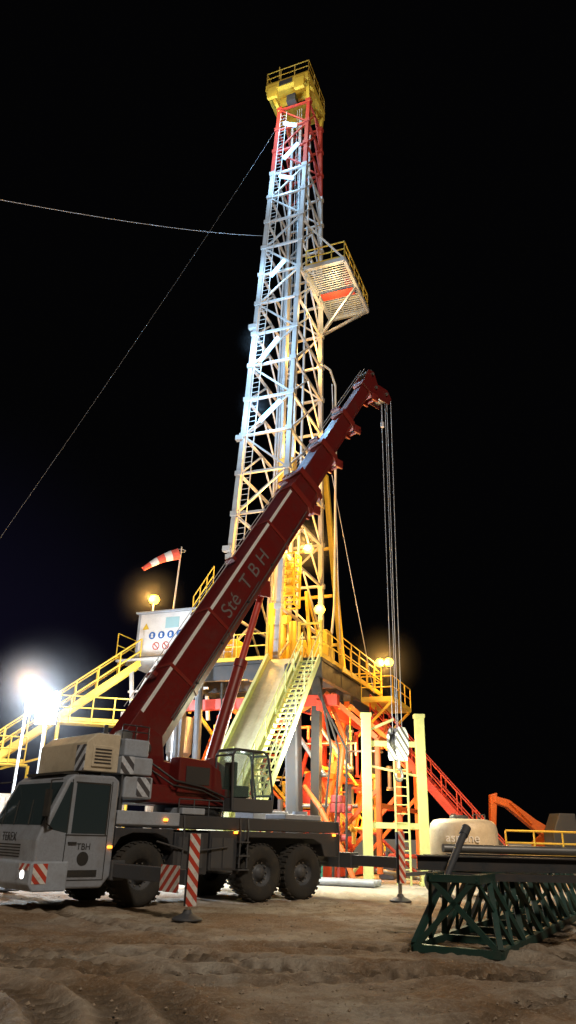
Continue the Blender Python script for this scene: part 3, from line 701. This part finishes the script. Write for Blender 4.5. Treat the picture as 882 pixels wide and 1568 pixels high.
for x in (-6.3,-5.0,-3.7):
    g.beam((x,-2.9,8.5),(x+.3,-2.9,6.2),.14); g.beam((x,-.6,8.5),(x+.3,-.6,6.2),.14)
    g.beam((x,-2.9,6.2),(x+1.3,-2.9,8.5),.09); g.beam((x,-2.9,7.2),(x+1.4,-2.9,7.2),.09)
g.beam((-6.5,-2.9,6.2),(-3.4,-2.9,6.2),.2,.25); g.beam((-6.0,-2.9,0),(-6.0,-2.9,6.2),.2); g.beam((-6.0,-.6,0),(-6.0,-.6,6.2),.2)
g.beam((-3.7,-2.9,0),(-3.7,-2.9,6.2),.2)
for x in (-5.4,-4.6,-4.2): g.cyl((x,-2.0,0),(x+.1,-2.0,6.2),.05)
g.done('cabin_support_truss',M['galv'],D)
P().cyl((-3.9,-2.2,4.6),(-3.9,-2.2,6.1),.55,n=28).cyl((-3.9,-2.2,4.1),(-3.9,-2.2,4.6),.15,.55,n=28).done('hanging_hopper',M['steel'],D)
g=P()
rail(g,(-6.9,-3.3,8.6),(-6.9,-.4,8.6),1.2)
rail(g,(-3.3,-3.0,dz1-.4),(-2.2,-3.3,11.6),1.0,3)
g.beam((-2.5,-3.0,8.5),(-2.2,-3.2,11.6),.09)
g.done('cabin_yellow_railings',M['yellow'],D)
g=P(); g.cyl((-5.7,-2.5,10.82),(-5.7,-2.5,11.4),.04); g.done('lamp_pole',M['galv'],D)
P().lathe([(.001,-.22),(.19,-.16),(.27,0),(.19,.18),(.001,.22)],(-5.7,-2.5,11.55),'z',14).done('roof_sodium_lamp',M['sod'],D)
light('roof_sodium_light','POINT',(-5.7,-2.85,11.55),700,SOD,D,shadow_soft_size=.2)
light('deck_fill','POINT',(-5.0,-4.8,7.0),420,(.85,.92,1),D,shadow_soft_size=.3)  # fixtureless fill added in front of the cabin truss
lamp_halo(D,(-5.7,-2.75,11.55),2.0,.06)

# left stair
S=empty('access_staircase',(-6.6,33.6,0),0)
d=V((-.95,-.3,0)); pz=V((-d.y,d.x,0)).normalized()*.45
def st(t,side=0,h_=0): return d*(t*10.4)+pz*side+V((0,0,8.4*(1-t)+h_))
g=P(); h=P()
for sd in (-1,1):
    g.beam(st(0,sd),st(1,sd),.07,.28)
    for hh in (.55,1.1): h.cyl(st(0,sd,hh),st(1,sd,hh),.035,n=8)
    for i in range(13): h.cyl(st(i/12,sd),st(i/12,sd,1.1),.035,n=8)
for i in range(1,38): g.beam(st(i/38,-1),st(i/38,1),.24,.03)
for t in (.3,.6,.85): g.beam(st(t,-1),V((*st(t,-1)[:2],0)),.12); g.beam(st(t,1),V((*st(t,1)[:2],0)),.12)
g.beam(st(.3,-1,-1.5),st(.6,-1),.08)
# intermediate landing and service walkway under the flight
l0=st(.38,-1); l1=st(.56,-1); l0.z=l1.z=st(.5)[2]-.35
g.beam(l0+V((0,-.5,0)),l1+V((0,-.5,0)),1.0,.06); rail(h,l0+V((0,-1.0,.03)),l1+V((0,-1.0,.03)),1.05,3,.03)
w0=V((0.3,-.6,5.6)); w1=V((-3.2,-1.4,5.6)); g.beam(w0,w1,.9,.06); rail(h,w0+V((0,-.45,.03)),w1+V((0,-.45,.03)),1.05,4,.03)
for q_ in (w0,w1,l0,l1): g.beam(q_+V((0,-.4,0)),V((q_.x,q_.y-.4,0)),.1)
g.done('stair_stringers_and_treads',M['yellow'],S); h.done('stair_handrails',M['yellow'],S)

# windsock
W=empty('windsock',(0,0,0))
g=P(); g.cyl((-5.15,33,10.7),(-5.02,33,13.95),.035); g.tube([(-5.02+.2*math.cos(t),33+.2*math.sin(t),13.75) for t in [k*math.pi/8 for k in range(17)]],.015,6); g.done('windsock_pole',M['galv'],W)
ws=[P(),P()]
a=V((-5.1,32.9,13.55)); b=V((-6.65,32.6,12.75))
for i in range(5):
    t0,t1=i/5,(i+1)/5; sag=lambda t:V((0,0,-.12*t*t+.1*math.sin(t*3)))
    ws[i%2].cyl(a.lerp(b,t0)+sag(t0),a.lerp(b,t1)+sag(t1),.27-.17*t0,.27-.17*t1,n=20,cap=False)
ws[0].done('windsock_red_bands',paint('windsock_red',(.7,.09,.05),.8,0,.35,scale=5),W); ws[1].done('windsock_white_bands',paint('windsock_white',(.7,.62,.55),.8,0,.35,scale=5),W)

# ================================================================ light masts
def lampmast(name,x,y,z,mat,energy,col,cols=1,rows=1,dens=None,dr=2.):
    e=empty(name,(x,y,0)); g=P(); g.cyl((0,0,0),(0,0,z+.2),.06,.05,12); g.box((-.4,-.4,0),(.4,.4,.14))
    for sx in (-1,1): g.beam((0,0,.8),(sx*.8,.3,0),.05)
    for r_ in range(rows): g.beam((-.21*cols,.1,z+.1+r_*.42),(.21*cols,.1,z+.1+r_*.42),.05)
    g.done('mast',M['galv'],e); g=P(); l_=P()
    for i in range(cols):
        for r_ in range(rows):
            xx=(i-(cols-1)/2)*.42; zz=z+r_*.42
            g.box((xx-.19,-.05,zz-.05),(xx+.19,.12,zz+.33)); l_.box((xx-.17,-.075,zz-.03),(xx+.17,-.055,zz+.31))
    g.done('lamp_housing',M['dark'],e); l_.done('lamp_lens',mat,e)
    if energy: light('lamp_light','POINT',(0,-.35,z+.2*rows),energy,col,e,shadow_soft_size=.25)
    if dens: lamp_halo(e,(0,-.3,z+.2*rows),dr,dens)
    return e
lampmast('floodlight_mast',-8.85,28.6,5.1,M['wh'],7000,WHT,2,3,.018,3.4)
lampmast('sodium_lamp_post',-9.75,28.9,6.45,M['sod'],600,SOD,1,1,.06,1.8)

# ================================================================ pale green frame
F=empty('pale_green_frame',(0,0,0))
g=P(); yb=28.6
for x in (3.15,5.15): g.beam((x,yb,0),(x,yb,5.7),.34,.3); g.box((x-.22,yb-.2,0),(x+.22,yb+.2,.12)); g.box((x-.2,yb-.18,5.66),(x+.2,yb+.18,5.8))
for z_ in (1.9,4.7): g.beam((3.3,yb,z_),(5.0,yb,z_),.14,.2)
g.beam((3.3,yb,5.2),(4.2,yb,5.6),.1); g.beam((3.3,yb,3.9),(5.0,yb,3.6),.08)
for x in (4.15,4.62): g.beam((x,yb-.1,0),(x,yb-.1,4.6),.07)
for i in range(15): g.beam((4.15,yb-.1,.2+i*.3),(4.62,yb-.1,.2+i*.3),.04)
g.beam((3.15,yb+.1,1.0),(2.5,yb+1.6,0),.1); g.beam((5.15,yb+.1,1.0),(5.6,yb+1.6,0),.1)
g.done('posts_and_ladder',M['pgreen'],F,.01)
light('frame_fill','POINT',(3.9,24.8,3.6),640,(1,.97,.6),F,shadow_soft_size=.3)  # unseen source added to brighten the green posts

# ================================================================ water tank trailer
K=empty('water_tank_trailer',(5.5,24.0,0),math.radians(-8))
g=P(); pr=[(.001,.72),(.86,.72),(.95,.8),(1.0,1.0),(1.0,1.75),(.96,1.93),(.86,2.03),(.7,2.07),(.001,2.09)]
g.lathe(pr,(0,0,0),'z',48); o=g.done('tank_body',M['cream'],K); o.scale=(1.0,.85,1)
g=P(); g.lathe([(.001,2.18),(.25,2.18),(.28,2.14),(.28,2.07)],(-.1,0,0),'z',24); g.box((-.95,-.6,.55),(.95,.6,.7)); g.beam((-.95,0,.6),(-2.0,0,.5),.1)
for x in (-.35,.3,.5): g.tube([(x,-.2,2.07),(x,-.2,2.2),(x+.14,-.2,2.2),(x+.14,-.2,2.07)],.015)
g.done('chassis_and_hatch',M['dgrey'],K)
g=P()
for x in (-.85,.85):
    for y in (-.75,.75): g.lathe([(.001,-.1),(.16,-.1),(.3,-.12),(.34,-.06),(.34,.06),(.3,.12),(.16,.1),(.001,.1)],(x,y,.34),n=28)
g.done('trailer_wheels',M['black'],K)
text('tank_lettering','asnone',.34,Matrix(((1,0,0,-.58),(0,0,-1,-.86),(0,1,0,1.45),(0,0,0,1))),M['white'],K,.01)
light('tank_fill','POINT',(1.2,-3.2,3.2),230,(1,.62,.28),K,shadow_soft_size=.3)  # added warm fill so the tank reads bright, no lamp stands here

# ================================================================ pipe rack trestle
T_=empty('pipe_rack_trestle',(2.55,12.0,0),-math.radians(28))
g=P(); L=9.0; wb=.62; wt=.34; ht=.98
for sx in (-1,1):
    g.beam((sx*wb,0,.06),(sx*wb,L,.06),.1,.12); g.beam((sx*wt,0,ht),(sx*wt,L,ht),.12,.12)
    n=6
    for i in range(n):
        a0=L*i/n; a1=L*(i+1)/n; am=(a0+a1)/2
        g.beam((sx*wb,a0,.1),(sx*wt,am,ht),.08); g.beam((sx*wt,am,ht),(sx*wb,a1,.1),.08)
        g.beam((sx*wb,am,.1),(sx*wt,a0,ht),.05); g.beam((sx*wb,am,.1),(sx*wt,a1,ht),.05)
for i in range(7):
    y=L*i/6; g.beam((-wb,y,.06),(wb,y,.06),.1,.1); g.beam((-wt,y,ht),(wt,y,ht),.1,.1)
    if i in (0,6): g.beam((-wb,y,.06),(wt,y,ht),.07); g.beam((wb,y,.06),(-wt,y,ht),.07)
g.done('trestle_truss',M['green'],T_)
Q=empty('stacked_steel_beams',(0,0,0)); g=P()
def ib(p,a,b,h_=.2,w_=.18):
    a=V(a);b=V(b); p.beam(a+V((0,0,h_/2)),b+V((0,0,h_/2)),w_,.02); p.beam(a-V((0,0,h_/2)),b-V((0,0,h_/2)),w_,.02); p.beam(a,b,.015,h_)
ib(g,(2.25,13.2,1.15),(9.0,14.0,1.15)); ib(g,(2.5,13.9,1.15),(9.2,14.9,1.15)); ib(g,(3.1,14.9,1.15),(9.4,15.9,1.15),.22,.2)
g.beam((2.55,12.75,.98),(9,13.2,.98),.3,.1)
g.done('beams',M['dark'],Q)
g=P(); g.cyl((2.9,14.3,1.36),(9,15.3,1.36),.07,n=12); g.cyl((3.1,14.6,1.34),(9,15.6,1.34),.06,n=12); g.cyl((3.3,14.95,1.35),(9,15.9,1.35),.06,n=12); g.done('pipes',M['steel'],Q)
Q2=empty('leaning_pole',(0,0,0)); P().cyl((2.55,12.5,.95),(3.0,13.0,1.62),.05,.06,12).cyl((2.97,12.97,1.57),(3.05,13.05,1.69),.075,n=12).done('pole',M['dgrey'],Q2)

# ================================================================ excavator
E=empty('excavator',(13.0,38,0),math.radians(10))
g=P(); g.prism([(-1.9,.35),(-1.6,.0),(1.6,0),(1.9,.35),(1.7,.75),(-1.7,.75)],-1.3,-.8); g.prism([(-1.9,.35),(-1.6,.0),(1.6,0),(1.9,.35),(1.7,.75),(-1.7,.75)],.8,1.3); g.cyl((0,0,.6),(0,0,1),.7); g.done('tracks',M['black'],E,.05)
g=P(); g.prism([(-.6,1.0),(1.9,1.0),(2.0,1.9),(1.4,2.15),(.2,2.05),(-.6,1.5)],-1.2,1.2)
g.prism([(-.1,1.5),(.2,1.9),(-.9,2.45),(-2.2,3.3),(-2.9,3.45),(-3.0,3.15),(-2.3,2.95),(-1.1,2.05)],-.2,.2)
g.prism([(-2.75,3.6),(-3.1,3.5),(-3.25,1.6),(-3.0,1.6)],-.14,.14); g.cyl((-1.2,-.25,2.3),(-2.2,-.25,3.2),.07); g.done('body_and_boom',M['orange'],E,.04)
g=P(); g.prism([(-.7,1.0),(.5,1.0),(.5,2.75),(-.3,2.75),(-.7,1.9)],-1.25,-.3); g.prism([(-3.3,1.7),(-2.8,1.6),(-2.4,1.0),(-2.8,.7),(-3.5,1.1)],-.5,.5); g.done('excavator_cab_and_bucket',M['dgrey'],E,.04)
light('excavator_fill','POINT',(-3.2,-4.5,4.2),420,SOD,E,shadow_soft_size=.3)  # added fill to lift the excavator out of the dark

# ================================================================ rails, tanks, misc
Y_=empty('yellow_guard_railing',(0,0,0)); g=P(); rail(g,(9.3,33,.9),(16,32.2,.9),1.0,6,.04); g.beam((9.3,33,.85),(16,32.2,.85),.1,.25); g.done('rails',M['yellow'],Y_)
MT=empty('mud_tank',(0,0,0)); g=P(); g.box((9.2,33.3,0),(17,36,.95))
for i in range(9): g.box((9.3+i*.85,33.24,.1),(9.42+i*.85,33.3,.9))
g.done('tank_shell',M['lgrey'],MT,.03)
CT=empty('site_container',(-12.0,33,0),math.radians(14)); g=P(); g.box((-3,-1.2,.15),(3,1.2,2.75))
for i in range(30): g.box((-2.9+i*.2,-1.24,.3),(-2.8+i*.2,-1.2,2.6))
g.done('container_body',M['white'],CT,.02)
LB=empty('tube_bundle',(1.4,27.2,0),math.radians(-20)); g=P()
for i in range(6): g.cyl((-1.6,.2*i,.12),(1.8,.2*i+.1,.12),.09,n=12)
g.done('tubes',M['lgrey'],LB)
GB=empty('tool_box',(1.4,29.6,0)); P().box((-.7,-.4,0),(.2,.3,.65)).box((-.74,-.44,.65),(.24,.34,.72)).done('box',paint('teal_box',(.03,.25,.2),.4),GB,.02)
GW=empty('guy_wires',(0,0,0)); g=P()
def sagline(a,b,sag,r=.02,n=24):
    a=V(a);b=V(b); g.tube([a.lerp(b,i/n)-V((0,0,sag*4*(i/n)*(1-i/n))) for i in range(n+1)],r,5)
sagline((-1.9,33,33.4),(-14.6,-4,1.8),1.0,.009); sagline((-1.3,33.4,43),(-10.3,16.2,0),.5,.003)
sagline((2.2,34,18.5),(4.2,34.6,7.6),.05); sagline((2.2,34,24),(2.6,34,9.5),.0,.03)
g.done('wires',M['rope'],GW)
KH=empty('kelly_hose',(0,0,0)); g=P()
pts=[(1.75,34,25.2),(2.1,34,24.9),(2.38,34,23.9),(2.4,34,20),(2.36,34,15),(2.33,34,11.5),(2.2,33.8,10.2),(1.9,33.5,9.6)]
g.tube(pts,.06,10); g.done('hose',M['cream'],KH)
PF=empty('pad_fill_lights',(0,0,0))  # bare lights added to brighten the pad behind the crane, no fixtures
light('pad_fill','POINT',(1.0,27.0,4.6),1000,(1,.95,.85),PF,shadow_soft_size=.3)
light('pad_fill','POINT',(-4.0,26.0,4.0),1100,(.9,.95,1),PF,shadow_soft_size=.3)
sc.view_settings.view_transform='Standard'; sc.view_settings.look='None'; sc.view_settings.exposure=0
